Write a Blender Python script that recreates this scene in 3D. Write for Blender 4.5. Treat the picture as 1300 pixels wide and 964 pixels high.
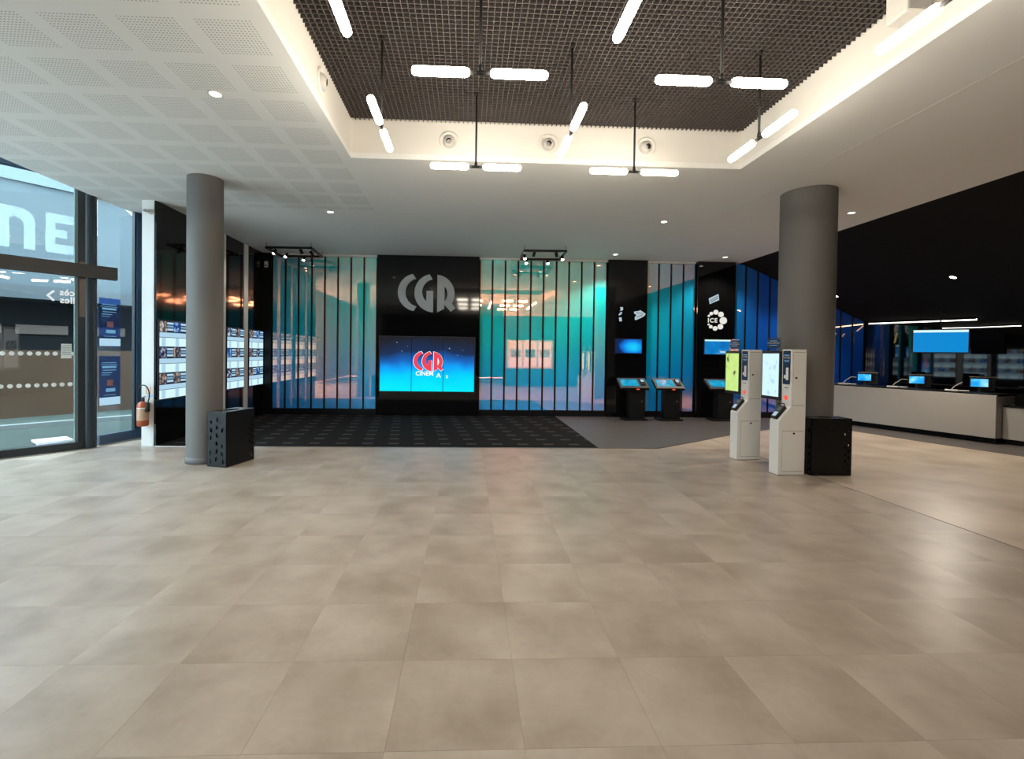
import bpy, math, random
from mathutils import Matrix, Vector
from mathutils.geometry import tessellate_polygon
random.seed(7)
PI = math.pi
for o in list(bpy.data.objects): bpy.data.objects.remove(o)
S = bpy.context.scene
COL = S.collection

# ------------------------------------------------------------------ camera
cam = bpy.data.cameras.new('camera'); co = bpy.data.objects.new('camera', cam); COL.objects.link(co)
cam.sensor_width = 36; cam.lens = 603/1300*36
cam.shift_x = 32/1300; cam.shift_y = -25/1300; cam.clip_start = .02; cam.clip_end = 300
co.matrix_world = Matrix(((0.99909011, -0.01248928, -0.04077962, 0),
                          (-0.04059217, 0.01491141, -0.99906453, 0),
                          (0.01308568, 0.99981082, 0.01439088, 1.42), (0, 0, 0, 1)))
S.camera = co
# ------------------------------------------------------------------ sky and exposure
SKY = 14.0; TUBE = 49.0; SPOT = 110.0
w = bpy.data.worlds.new('overcast sky'); S.world = w; w.use_nodes = True
bg = w.node_tree.nodes['Background']; bg.inputs[0].default_value = (.88, .94, 1.0, 1); bg.inputs[1].default_value = SKY
vs = S.view_settings
vs.view_transform = 'Standard'; vs.look = 'None'; vs.gamma = 1; vs.exposure = 0.0; vs.use_curve_mapping = False

# ------------------------------------------------------------------ materials
MATS = {}
def nodes_of(name):
    m = bpy.data.materials.new(name); m.use_nodes = True
    nt = m.node_tree; b = nt.nodes['Principled BSDF']
    return m, nt, b
def N(nt, t, **kw):
    n = nt.nodes.new(t)
    for k, v in kw.items(): setattr(n, k, v)
    return n
class X:
    """tiny expression builder on math nodes"""
    def __init__(s, nt, sock): s.nt, s.s = nt, sock
    def _op(s, op, *a):
        n = s.nt.nodes.new('ShaderNodeMath'); n.operation = op
        for i, q in enumerate((s,)+a):
            if isinstance(q, X): s.nt.links.new(q.s, n.inputs[i])
            else: n.inputs[i].default_value = q
        return X(s.nt, n.outputs[0])
    def __add__(s, o): return s._op('ADD', o)
    def __sub__(s, o): return s._op('SUBTRACT', o)
    def __mul__(s, o): return s._op('MULTIPLY', o)
    def __truediv__(s, o): return s._op('DIVIDE', o)
    def frac(s): return s._op('FRACT')
    def floor(s): return s._op('FLOOR')
    def lt(s, o): return s._op('LESS_THAN', o)
    def gt(s, o): return s._op('GREATER_THAN', o)
    def abs(s): return s._op('ABSOLUTE')
    def mx(s, o): return s._op('MAXIMUM', o)
    def mn(s, o): return s._op('MINIMUM', o)
def pos(nt):
    g = N(nt, 'ShaderNodeNewGeometry'); p = N(nt, 'ShaderNodeSeparateXYZ'); nt.links.new(g.outputs['Position'], p.inputs[0])
    return [X(nt, p.outputs[i]) for i in range(3)]
def ramp(nt, fac, stops):
    r = N(nt, 'ShaderNodeValToRGB'); e = r.color_ramp.elements
    while len(e) < len(stops): e.new(.5)
    for i, (p, c) in enumerate(stops): e[i].position = p; e[i].color = (*c, 1)
    nt.links.new(fac.s if isinstance(fac, X) else fac, r.inputs[0])
    return r.outputs[0]
def mixc(nt, fac, a, b, blend='MIX'):
    n = N(nt, 'ShaderNodeMix', data_type='RGBA', blend_type=blend)
    for i, v in ((0, fac), (6, a), (7, b)):
        if isinstance(v, X): nt.links.new(v.s, n.inputs[i])
        elif hasattr(v, 'links'): nt.links.new(v, n.inputs[i])
        else: n.inputs[i].default_value = v if i == 0 else (*v, 1)
    return n.outputs[2]
def noise(nt, scale, detail=3, vec=None, dim='3D'):
    n = N(nt, 'ShaderNodeTexNoise'); n.inputs['Scale'].default_value = scale; n.inputs['Detail'].default_value = detail
    if vec is None:
        g = N(nt, 'ShaderNodeNewGeometry'); vec = g.outputs['Position']
    nt.links.new(vec, n.inputs['Vector'])
    return n.outputs['Fac']
def simple(name, col, rough=.5, metal=0, spec=.5, var=.06, nscale=8, coat=0, bump=0):
    if name in MATS: return MATS[name]
    m, nt, b = nodes_of(name)
    f = noise(nt, nscale)
    c = mixc(nt, f, tuple(max(0, v*(1-var)) for v in col), tuple(min(1, v*(1+var)) for v in col))
    nt.links.new(c, b.inputs['Base Color'])
    b.inputs['Roughness'].default_value = rough; b.inputs['Metallic'].default_value = metal
    b.inputs['Specular IOR Level'].default_value = spec; b.inputs['Coat Weight'].default_value = coat
    if bump:
        bn = N(nt, 'ShaderNodeBump'); bn.inputs['Strength'].default_value = bump; bn.inputs['Distance'].default_value = .002
        nt.links.new(noise(nt, 400), bn.inputs['Height']); nt.links.new(bn.outputs[0], b.inputs['Normal'])
    MATS[name] = m; return m
def glow(name, col, s=1.0):
    if name in MATS: return MATS[name]
    m, nt, b = nodes_of(name)
    b.inputs['Base Color'].default_value = (.006, .006, .006, 1); b.inputs['Roughness'].default_value = .2; b.inputs['Specular IOR Level'].default_value = .15
    f = noise(nt, 30)
    c = mixc(nt, f, tuple(v*.94 for v in col), tuple(min(1, v*1.04) for v in col))
    nt.links.new(c, b.inputs['Emission Color']); b.inputs['Emission Strength'].default_value = s
    MATS[name] = m; return m

WHITE = simple('white paint', (.74, .72, .68), .55, var=.02)
KWHITE = simple('white powder coat', (.78, .75, .70), .35, var=.02)
TRIMW = simple('white trim', (.75, .74, .72), .5, var=.02)
BLACKG = simple('black gloss glass', (.004, .004, .0045), .06, spec=.5, var=.1)
BLACKW = simple('black lacquered wall', (.004, .004, .005), .03, spec=.5, var=.1)
BLACKW.node_tree.nodes['Principled BSDF'].inputs['IOR'].default_value = 2.1
BLACKM = simple('black satin metal', (.006, .006, .0065), .38, spec=.25)
BLACKP = simple('black plastic', (.012, .012, .013), .45)
BLACKC = simple('black matt paint', (.009, .0085, .008), .85, spec=.15)
GREYC = simple('grey column paint', (.155, .145, .135), .62, spec=.3, var=.03, nscale=3)
STEEL = simple('brushed steel', (.42, .41, .40), .3, metal=.9)
DSTEEL = simple('dark fixture metal', (.014, .013, .013), .6, spec=.25)
FRAME = simple('dark anodised frame', (.022, .028, .033), .4, metal=.3)
NAVYF = simple('navy frame', (.028, .055, .10), .45)
RED = simple('extinguisher red', (.40, .075, .02), .3, coat=.3)
LABELW = simple('printed white', (.75, .74, .70), .6)
NAVY = simple('navy print', (.012, .035, .085), .5)
LOGOG = simple('grey letter acrylic', (.42, .42, .41), .5, var=.02)
LOGOW = glow('lit white sign', (1, .94, .86), .85)
ICEBLUE = glow('lit pale blue sign', (.72, .90, 1), .62)
ORANGE = simple('orange print', (.75, .22, .04), .6)

def m_floor(name, tiled, k=(1, 1, 1)):
    m, nt, b = nodes_of(name)
    g = N(nt, 'ShaderNodeNewGeometry')
    big = noise(nt, 1.6, 4); 
    if tiled:
        oi = N(nt, 'ShaderNodeObjectInfo')
        add = N(nt, 'ShaderNodeVectorMath', operation='MULTIPLY_ADD')
        cmb = N(nt, 'ShaderNodeCombineXYZ'); nt.links.new(oi.outputs['Random'], cmb.inputs[2])
        nt.links.new(cmb.outputs[0], add.inputs[0]); add.inputs[1].default_value = (0, 0, 40); nt.links.new(g.outputs['Position'], add.inputs[2])
        big = noise(nt, 2.6, 4, add.outputs[0])
    kk = lambda c: tuple(a*b_ for a, b_ in zip(c, k))
    c = ramp(nt, big, [(.30, kk((.29, .24, .19))), (.5, kk((.41, .36, .31))), (.70, kk((.51, .465, .41)))])
    fine = noise(nt, 30, 5)
    c = mixc(nt, .25, c, ramp(nt, fine, [(.3, kk((.36, .31, .26))), (.7, kk((.47, .42, .37)))]))
    if tiled:
        r = X(nt, oi.outputs['Random'])
        c = mixc(nt, r*.05, c, kk((.30, .25, .205)))
    nt.links.new(c, b.inputs['Base Color']); b.inputs['Roughness'].default_value = .42; b.inputs['Specular IOR Level'].default_value = .45
    rr = N(nt, 'ShaderNodeMapRange'); nt.links.new(fine, rr.inputs[0]); rr.inputs[3].default_value = .26; rr.inputs[4].default_value = .40
    nt.links.new(rr.outputs[0], b.inputs['Roughness'])
    return m
FLOOR = m_floor('vinyl stone tile', True, (.86, .79, .73)); SCREED = m_floor('smooth beige floor', False, (1.12, 1.02, .92))
DARKF = simple('dark brown grey tile', (.085, .075, .07), .45, var=.22, nscale=3)

def m_carpet():
    m, nt, b = nodes_of('dashed dark carpet'); x, y, z = pos(nt)
    row = ((y-7.08)/.40).floor()
    fx = (x/.40 + row*.13).frac(); fy = ((y-7.08)/.40).frac()
    d = fx.lt(.40)*fy.gt(.55)*fy.lt(.80)
    n2 = noise(nt, 1.1, 1)
    dash = ramp(nt, n2, [(.35, (.125, .095, .075)), (.5, (.11, .10, .10)), (.65, (.085, .10, .115))])
    f = noise(nt, 220, 2)
    base = ramp(nt, f, [(.3, (.006, .0055, .0055)), (.7, (.016, .0145, .014))])
    c = mixc(nt, d*X(nt, noise(nt, 90, 2)), base, dash)
    nt.links.new(c, b.inputs['Base Color']); b.inputs['Roughness'].default_value = .95; b.inputs['Specular IOR Level'].default_value = .1
    return m
CARPET = m_carpet()

def m_perf():
    m, nt, b = nodes_of('perforated plaster'); x, y, z = pos(nt)
    u = ((x+2.302+.4935*40)/.4935).frac()*.4935; v = ((y-3.178+.498*40)/.498).frac()*.498
    inp = u.lt(.375)*v.lt(.375)
    a = (u/.025).frac()-.5; c = (v/.025).frac()-.5
    inp = inp*x.lt(-1.32)
    hole = (a*a+c*c).lt(.060)*inp
    col = mixc(nt, hole, (.86, .85, .825), (.45, .45, .44))
    nt.links.new(col, b.inputs['Base Color']); b.inputs['Roughness'].default_value = .8; b.inputs['Specular IOR Level'].default_value = .2
    return m
PERF = m_perf()

def m_dichroic():
    """dichroic film: the body passes cyan to blue, the surface mirrors the warm remainder"""
    m, nt, b = nodes_of('dichroic film panel'); x, y, z = pos(nt)
    nt.nodes.remove(b); out = nt.nodes['Material Output']
    vz = ramp(nt, z/3.56, [(.0, (.006, .40, .96)), (.28, (.005, .56, .92)), (.48, (.004, .74, .78)), (.75, (.004, .78, .70)), (1, (.02, .68, .66))])
    side = ((x-.2).abs()-2.1)/4.5
    c = mixc(nt, side.mx(0).mn(1), vz, (.006, .10, .55))
    d = N(nt, 'ShaderNodeBsdfDiffuse'); nt.links.new(c, d.inputs[0])
    g = N(nt, 'ShaderNodeBsdfGlossy'); g.inputs['Roughness'].default_value = .015
    gc = mixc(nt, side.mx(0).mn(1), (.95, .32, .18), (.70, .42, .26)); nt.links.new(gc, g.inputs[0])
    a = N(nt, 'ShaderNodeAddShader'); nt.links.new(d.outputs[0], a.inputs[0]); nt.links.new(g.outputs[0], a.inputs[1])
    nt.links.new(a.outputs[0], out.inputs[0])
    return m
DICH = m_dichroic()

def m_glass(name, tint, refl):
    m, nt, b = nodes_of(name); nt.nodes.remove(b); out = nt.nodes['Material Output']
    t = N(nt, 'ShaderNodeBsdfTransparent'); t.inputs[0].default_value = (*tint, 1)
    g = N(nt, 'ShaderNodeBsdfGlossy'); g.inputs['Roughness'].default_value = .01
    lw = N(nt, 'ShaderNodeLayerWeight'); lw.inputs[0].default_value = .5; q = X(nt, lw.outputs['Facing'])
    fr = q._op('POWER', 5.0)*(1-refl)+refl
    mx = N(nt, 'ShaderNodeMixShader'); nt.links.new(fr.s, mx.inputs[0]); nt.links.new(t.outputs[0], mx.inputs[1]); nt.links.new(g.outputs[0], mx.inputs[2])
    nt.links.new(mx.outputs[0], out.inputs[0]); return m
GLASS = m_glass('facade glass', (.80, .91, .95), .06); CLEAR = m_glass('clear acrylic', (.85, .88, .9), .04)
def m_film():
    m, nt, b = nodes_of('frosted film'); nt.nodes.remove(b); out = nt.nodes['Material Output']
    t = N(nt, 'ShaderNodeBsdfTransparent'); d = N(nt, 'ShaderNodeBsdfTranslucent'); d.inputs[0].default_value = (.75, .85, .9, 1)
    mx = N(nt, 'ShaderNodeMixShader'); mx.inputs[0].default_value = .22
    nt.links.new(t.outputs[0], mx.inputs[1]); nt.links.new(d.outputs[0], mx.inputs[2]); nt.links.new(mx.outputs[0], out.inputs[0]); return m
FILM = m_film()
def emit_field(name, fn, s=1.0):
    m, nt, b = nodes_of(name); b.inputs['Base Color'].default_value = (.004, .004, .004, 1); b.inputs['Roughness'].default_value = .2; b.inputs['Specular IOR Level'].default_value = .12
    nt.links.new(fn(nt), b.inputs['Emission Color']); b.inputs['Emission Strength'].default_value = s; return m
def f_video(nt):
    x, y, z = pos(nt); t = (z-.55)/1.2; q = (x+.89)/1.05
    v = t + q.abs()*.0 + (q*q)*.12*(t) + X(nt, noise(nt, 1.6, 2))*.30 - .15
    return ramp(nt, v, [(.05, (0, .80, 1)), (.32, (0, .62, 1)), (.46, (.005, .36, .95)), (.60, (.01, .13, .50)), (.74, (.012, .03, .09)), (1, (.015, .015, .02))])
VIDEO = emit_field('video wall picture', f_video, 1.05)
def f_nebula(cx, cz, wx, wz):
    def f(nt):
        x, y, z = pos(nt); a = (x-cx)/wx; c = (z-cz)/wz
        v = (a*a+c*c) + X(nt, noise(nt, 5, 3))*.5 - .25
        return ramp(nt, v, [(0, (.01, .62, 1)), (.35, (.006, .22, .8)), (.8, (.006, .06, .30)), (1, (.004, .02, .10))])
    return f
def f_blue(nt):
    return ramp(nt, noise(nt, 6, 2), [(.3, (.004, .20, .62)), (.6, (.008, .30, .80)), (.8, (.30, .55, .9))])
POSTERS = [emit_field('poster print %d' % i, (lambda a, b_, c_: (lambda nt: ramp(nt, noise(nt, 16, 3), [(.36, a), (.5, b_), (.64, c_)])))(*t), .9)
           for i, t in enumerate([((.01, .015, .05), (.10, .09, .10), (.55, .40, .30)), ((.01, .03, .15), (.02, .10, .42), (.35, .55, .75)),
                                  ((.03, .03, .04), (.30, .25, .22), (.75, .70, .66)), ((.01, .01, .02), (.05, .08, .18), (.6, .65, .7))])]
PALE = glow('pale cyan screen', (.66, .92, 1), 1.05)
PALE2 = glow('pale blue band', (.50, .78, .98), .85)
PALE3 = glow('mid blue band', (.25, .50, .80), .7)
SCRD = glow('dark screen ground', (.01, .025, .07), .6)

# ------------------------------------------------------------------ geometry helpers: each returns (verts, faces)
def box(x0, x1, y0, y1, z0, z1):
    v = [(x, y, z) for x in (x0, x1) for y in (y0, y1) for z in (z0, z1)]
    return v, [(0, 1, 3, 2), (4, 6, 7, 5), (0, 4, 5, 1), (2, 3, 7, 6), (0, 2, 6, 4), (1, 5, 7, 3)]
def cyl(p0, p1, r0, r1=None, n=16, cap=True):
    r1 = r0 if r1 is None else r1
    p0, p1 = Vector(p0), Vector(p1); d = (p1-p0).normalized()
    a = d.orthogonal().normalized(); b = d.cross(a)
    v = []
    for p, r in ((p0, r0), (p1, r1)):
        for k in range(n): t = 2*PI*k/n; v.append(tuple(p+(a*math.cos(t)+b*math.sin(t))*r))
    f = [(k, (k+1) % n, n+(k+1) % n, n+k) for k in range(n)]
    if cap: f += [tuple(range(n-1, -1, -1)), tuple(range(n, 2*n))]
    return v, f
def tube(pts, r, n=8):
    pts = [Vector(p) for p in pts]; v = []; f = []
    up = Vector((0, 0, 1))
    prev = None
    for i, p in enumerate(pts):
        d = (pts[min(i+1, len(pts)-1)]-pts[max(i-1, 0)]).normalized()
        a = (prev - d*prev.dot(d)).normalized() if prev is not None else d.orthogonal().normalized()
        prev = a; b = d.cross(a)
        for k in range(n): t = 2*PI*k/n; v.append(tuple(p+(a*math.cos(t)+b*math.sin(t))*r))
    for i in range(len(pts)-1):
        for k in range(n): f.append((i*n+k, i*n+(k+1) % n, (i+1)*n+(k+1) % n, (i+1)*n+k))
    f += [tuple(range(n-1, -1, -1)), tuple(range((len(pts)-1)*n, len(pts)*n))]
    return v, f
def lathe(prof, axis_o, axis_d, n=24):
    o, d = Vector(axis_o), Vector(axis_d).normalized(); a = d.orthogonal().normalized(); b = d.cross(a)
    v = []; f = []
    for (r, h) in prof:
        for k in range(n): t = 2*PI*k/n; v.append(tuple(o+d*h+(a*math.cos(t)+b*math.sin(t))*r))
    for i in range(len(prof)-1):
        for k in range(n): f.append((i*n+k, i*n+(k+1) % n, (i+1)*n+(k+1) % n, (i+1)*n+k))
    return v, f
def poly(loops, o, ax, ay, th):
    """flat plate with holes: loops of 2D points, placed at o with axes ax, ay, thickness th against ax x ay"""
    o, ax, ay = Vector(o), Vector(ax), Vector(ay); n = ax.cross(ay).normalized()
    L = [[Vector((p[0], p[1], 0)) for p in l] for l in loops]
    tris = tessellate_polygon(L); flat = [p for l in L for p in l]; k = len(flat)
    v = [tuple(o+ax*p.x+ay*p.y) for p in flat] + [tuple(o+ax*p.x+ay*p.y-n*th) for p in flat]
    f = []
    for t in tris:
        a, b, c = (flat[i] for i in t)
        if (b-a).cross(c-a).z < 0: t = (t[0], t[2], t[1])
        f.append(tuple(t)); f.append(tuple(k+i for i in reversed(t)))
    s = 0
    for l in L:
        m = len(l)
        for i in range(m): j = (i+1) % m; f.append((s+i, k+s+i, k+s+j, s+j))
        s += m
    return v, f
def join(*gs):
    v, f = [], []
    for a, b in gs:
        k = len(v); v += a; f += [tuple(i+k for i in q) for q in b]
    return v, f
def arc3(a, b, c, n=12):
    (ax, ay), (bx, by), (cx, cy) = a, b, c
    d = 2*(ax*(by-cy)+bx*(cy-ay)+cx*(ay-by))
    ux = ((ax*ax+ay*ay)*(by-cy)+(bx*bx+by*by)*(cy-ay)+(cx*cx+cy*cy)*(ay-by))/d
    uy = ((ax*ax+ay*ay)*(cx-bx)+(bx*bx+by*by)*(ax-cx)+(cx*cx+cy*cy)*(bx-ax))/d
    r = math.hypot(ax-ux, ay-uy); ta, tb, tc = (math.atan2(p[1]-uy, p[0]-ux) for p in (a, b, c))
    def norm(t): return (t-ta) % (2*PI)
    span = norm(tc) if norm(tb) < norm(tc) else norm(tc)-2*PI
    return [(ux+r*math.cos(ta+span*i/n), uy+r*math.sin(ta+span*i/n)) for i in range(n+1)]
def off(p):
    v = Vector((0, 0, 0))
    while p is not None: v += p.location; p = p.parent
    return v
def mobj(name, g, mat, parent=None, smooth=False, world=True, bevel=0, kind=None, label=None):
    v, f = g
    if parent is not None and world:
        q = off(parent); v = [(a-q.x, b-q.y, c-q.z) for a, b, c in v]
    me = bpy.data.meshes.new(name); me.from_pydata(v, [], f); me.update()
    mats = mat if isinstance(mat, list) else [mat]
    for m in mats: me.materials.append(m)
    if smooth:
        for p in me.polygons: p.use_smooth = len(p.vertices) <= 4
    o = bpy.data.objects.new(name, me); COL.objects.link(o); o.parent = parent
    if bevel:
        b = o.modifiers.new('bevel', 'BEVEL'); b.width = bevel; b.segments = 2; b.limit_method = 'ANGLE'
    if kind: o['kind'] = kind
    if label: o['label'] = label
    return o
def thing(name, label, cat, loc=(0, 0, 0), rz=0, group=None):
    o = bpy.data.objects.new(name, None); COL.objects.link(o); o.empty_display_size = .1
    o.location = loc; o.rotation_euler = (0, 0, rz); o['label'] = label; o['category'] = cat
    if group: o['group'] = group
    return o
def tag(o, label, cat, group=None):
    o['label'] = label; o['category'] = cat
    if group: o['group'] = group
    return o
def struct(name, g, mat, parent=None, label=None, **kw):
    o = mobj(name, g, mat, parent, **kw)
    if parent is None: o['kind'] = 'structure'
    if label: o['label'] = label
    return o
def text(s, size, o, ax, ay, th=.002, center=True, spacing=1.0, bold=0):
    """lettering as a mesh: baseline at o, along ax, up ay"""
    c = bpy.data.curves.new('t', 'FONT'); c.body = s; c.size = 1; c.extrude = 0; c.space_character = spacing; c.resolution_u = 3; c.offset = bold
    t = bpy.data.objects.new('t', c); COL.objects.link(t)
    dg = bpy.context.evaluated_depsgraph_get(); me = bpy.data.meshes.new_from_object(t.evaluated_get(dg))
    vs_ = [(p.co.x*size, p.co.y*size) for p in me.vertices]; fs = [tuple(p.vertices) for p in me.polygons]
    bpy.data.objects.remove(t); bpy.data.curves.remove(c); bpy.data.meshes.remove(me)
    w_ = max(p[0] for p in vs_)-min(p[0] for p in vs_) if center else 0
    o, ax, ay = Vector(o), Vector(ax), Vector(ay); n = ax.cross(ay).normalized()*th
    return [tuple(o+ax*(p[0]-w_/2)+ay*p[1]+n) for p in vs_], fs
def point_light(name, parent, loc, power, kind='SPOT', col=(1, .90, .76), size=1.9, rad=.04, rot=None):
    l = bpy.data.lights.new(name, kind); l.energy = power; l.color = col
    if kind == 'SPOT': l.spot_size = size; l.spot_blend = .6
    l.shadow_soft_size = rad
    o = bpy.data.objects.new(name, l); COL.objects.link(o); o.parent = parent; o.location = loc
    if rot: o.rotation_euler = rot
    return o
CE = 3.563; GZ = 3.98
RX0, RX1, RY0, RY1 = -1.316, 3.098, .80, 5.35          # light well
YW = 10.70                                              # face of the mirror panels
SX = 6.26                                               # where the black ceiling starts to slope
def sz(x): return CE-.437*(x-SX)

# ================================================================== the setting
# floor: facade outline on the left
facade = [(-6.80, -6.0), (-6.80, 5.18), (-5.43, 6.87), (-5.20, 7.82), (-4.70, 7.82), (-4.70, 10.95)]
fl = facade + [(11.5, 10.95), (11.5, -6.0)]
floor = struct('floor', poly([[(p[0], p[1]) for p in reversed(fl)]], (0, 0, -.006), (1, 0, 0), (0, 1, 0), .1), SCREED)
def inside_fac(x, y):
    if y < 5.2: return x > -6.6
    if y < 6.87: return x > -6.80+(y-5.18)*(1.37/1.69)+.05
    return x > -5.43+(y-6.87)*.242+.05
rot = co.matrix_world.to_3x3().inverted()
def in_view(p):
    c = rot @ (Vector(p)-Vector((0, 0, 1.42)))
    if c.z > -.05: return False
    u = 618-603*c.x/c.z; v = 457+603*c.y/c.z
    return -20 < u < 1320 and -20 < v < 990
tile_me = None; rest = []
TX = [.223+.5*k for k in range(-14, 8)]; TY = [2.19-.513+.5*k for k in range(-15, 11)]
for x0 in TX:
    for y0 in TY:
        x1, y1 = min(x0+.5, 4.165), min(y0+.5, 7.078)
        if x1-x0 < .05 or y1-y0 < .05 or x0 > 4.1: continue
        cs = [(x0, y0), (x1, y0), (x0, y1), (x1, y1)]
        if not all(inside_fac(*c) for c in cs): continue
        vis = any(in_view((a, b, 0)) for a, b in cs)
        g = .0004
        if vis:
            full = abs(x1-x0-.5) < 1e-6 and abs(y1-y0-.5) < 1e-6
            if full:
                if tile_me is None:
                    o = mobj('floor_tile', box(-.25+g, .25-g, -.25+g, .25-g, -.006, 0), FLOOR, floor, world=False); tile_me = o.data
                else:
                    o = bpy.data.objects.new('floor_tile', tile_me); COL.objects.link(o); o.parent = floor
                o.location = (x0+.25, y0+.25, 0)
            else:
                o = mobj('floor_tile', box(x0+g, x1-g, y0+g, y1-g, -.006, 0), FLOOR, floor)
        else: rest.append(box(x0+g, x1-g, y0+g, y1-g, -.006, 0))
mobj('floor_tile_field', join(*rest), FLOOR, floor, kind='stuff')
# smooth floor to the right of the joint, and the dark border
mobj('smooth_floor', poly([[(4.168, -6), (11.4, -6), (11.4, 10.8), (4.168, 10.8)]], (0, 0, -.001), (1, 0, 0), (0, 1, 0), .004), SCREED, floor)
dark = [(2.0, 7.08), (2.93, 7.10), (4.70, 8.30), (6.5, 9.35), (7.36, 9.35), (7.47, 8.93), (7.776, 7.791), (8.19, 6.60), (9.0, 4.2), (11.3, 4.2), (11.3, 10.75), (2.0, 10.75)]
mobj('dark_floor_border', poly([dark], (0, 0, .0025), (1, 0, 0), (0, 1, 0), .003), DARKF, floor)
mobj('floor_joint', box(4.160, 4.172, -5.5, 7.1, -.002, .0012), simple('joint grey', (.12, .10, .09), .6), floor)
tag(mobj('carpet', box(-4.52, 2.0, 7.083, 10.72, .0, .006), CARPET), 'dark carpet strewn with pale dashes before the coloured panels', 'carpet')
mobj('edge_strip', box(-4.52, 2.0, 7.068, 7.083, 0, .0065), STEEL, bpy.data.objects['carpet'])

# ceiling with the well cut out
cx0 = -5.29
def plate(x0, x1, y0, y1): return box(x0, x1, y0, y1, CE, CE+.06)
ceiling = struct('ceiling', join(plate(cx0, RX0, -6, 7.3), plate(RX0, 3.896, RY1, 7.3), plate(RX1, 3.896, RY0, RY1), plate(RX0, 3.896, -6, RY0)), PERF)
CEILW = simple('ceiling paint', (.86, .845, .815), .8, spec=.2, var=.02, nscale=1.5)
mobj('smooth_ceiling', join(plate(-5.29, 3.906, 7.3, 10.9), plate(3.906, SX, -6, 10.9)), CEILW, ceiling)
mobj('ceiling_seam', box(3.897, 3.905, -6, 7.3, CE-.0015, CE+.02), simple('seam light', (.76, .74, .70), .8), ceiling)
wellw = simple('well paint', (.80, .77, .72), .7, spec=.2, var=.015)
t_ = .05
mobj('well_side', join(box(RX0-t_, RX0, RY0-t_, RY1+t_, CE+.06, 4.5), box(RX1, RX1+t_, RY0-t_, RY1+t_, CE+.06, 4.5),
                       box(RX0, RX1, RY1, RY1+t_, CE+.06, 4.5), box(RX0, RX1, RY0-t_, RY0, CE+.06, 4.5)), wellw, ceiling)
mobj('well_deck', box(RX0-t_, RX1+t_, RY0-t_, RY1+t_, 4.5, 4.55), BLACKC, ceiling)
bl = []
nx = int((RX1-RX0)/.05); ny = int((RY1-RY0)/.05)
for i in range(1, nx+1):
    x = RX0+i*(RX1-RX0)/(nx+1); bl.append(box(x-.0028, x+.0028, RY0, RY1, GZ, GZ+.04))
for i in range(1, ny+1):
    y = RY0+i*(RY1-RY0)/(ny+1); bl.append(box(RX0, RX1, y-.0028, y+.0028, GZ+.0005, GZ+.0405))
mobj('open_cell_grid', join(*bl), simple('brown black grille', (.075, .064, .06), .5), ceiling, kind='stuff')
# the sloping black ceiling over the counter
xe = 11.5
struct('ceiling_slope', ([(SX, -6, CE), (xe, -6, sz(xe)), (xe, 10.9, sz(xe)), (SX, 10.9, CE), (SX, -6, CE+.1), (xe, -6, sz(xe)+.1), (xe, 10.9, sz(xe)+.1), (SX, 10.9, CE+.1)],
       [(0, 3, 2, 1), (4, 5, 6, 7), (0, 1, 5, 4), (1, 2, 6, 5), (2, 3, 7, 6), (3, 0, 4, 7)]), BLACKC)
# walls
struct('wall_back', box(-4.75, 11.4, YW+.08, YW+.25, 0, 4.0), BLACKC)
struct('wall_east', box(11.4, 11.5, -6.0, 10.9, 0, 3.9), BLACKC)
struct('wall_rear_side', box(-6.9, -4.9, -6.2, -6.0, 0, 4.6), WHITE)
struct('wall_west', box(-6.9, -6.8, -6.0, .4, 0, 4.6), WHITE)
struct('wall_rear', box(-4.899, 11.4, -6.2, -6.0, 0, 4.0), simple('dark grey wall', (.02, .02, .021), .6))
# a wall beside the photographer, seen mirrored in the panels
wf = struct('wall_front', box(1.55, 6.2, .60, .80, 0, 3.05), simple('charcoal wall', (.012, .012, .013), .6))
mobj('wall_band', box(1.55, 6.2, .60, .805, 3.05, CE), WHITE, wf)
# partition with white end post
wl = struct('wall_left', box(-4.72, -4.55, 7.085, 10.78, 0, CE), WHITE)
struct('wall_side', box(-5.20, -4.72, 7.80, 7.95, 0, CE), NAVYF)
# black end piece of the back wall
struct('trim_1', box(-4.55, -4.335, YW-.03, YW+.08, 0, CE), BLACKM)
# plinth and head trims of the panel wall
struct('baseboard_back', box(-4.33, 9.3, YW-.02, YW+.08, .0065, .13), BLACKM)
struct('trim_2', box(-4.33, 5.2, YW-.01, YW+.08, CE-.045, CE-.001), TRIMW)

# ================================================================== mirrored panel bays
def bay(label, x0, x1, n, z1=None):
    t = thing('mirror_panel_bay', label, 'wall panels', ((x0+x1)/2, YW, .13), group='coloured mirror panel bays of the rear wall')
    p = (x1-x0)/n
    for i in range(n):
        a, b = x0+p*i+.020, x0+p*(i+1)-.020
        if z1 is None: g = box(a, b, YW, YW+.03, .14, CE-.05)
        else:
            za, zb = min(CE-.01, sz(a)-.01), min(CE-.01, sz(b)-.01)
            g = ([(a, YW, .14), (b, YW, .14), (b, YW, zb), (a, YW, za), (a, YW+.03, .14), (b, YW+.03, .14), (b, YW+.03, zb), (a, YW+.03, za)],
                 [(0, 1, 2, 3), (7, 6, 5, 4), (0, 4, 5, 1), (1, 5, 6, 2), (2, 6, 7, 3), (3, 7, 4, 0)])
        mobj('mirror_panel', g, DICH, t)
    bk = [box(x0+p*i-(.0195 if i else -.001), x0+p*i+(.0195 if i < n else -.001), YW-.003, YW+.05, .13, (CE-.05 if z1 is None else min(CE, sz(x0+p*i))-.02)) for i in range(n+1)]
    mobj('mullion', join(*bk), BLACKM, t)
    return t
bay('bay of eight blue to teal mirror panels left of the large grey logo', -4.325, -2.03, 8)
bay('wide bay of ten teal mirror panels right of the video wall', .255, 3.145, 10)
bay('narrow bay of four dark teal mirror panels behind the middle black terminal', 4.06, 5.20, 4)
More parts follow.
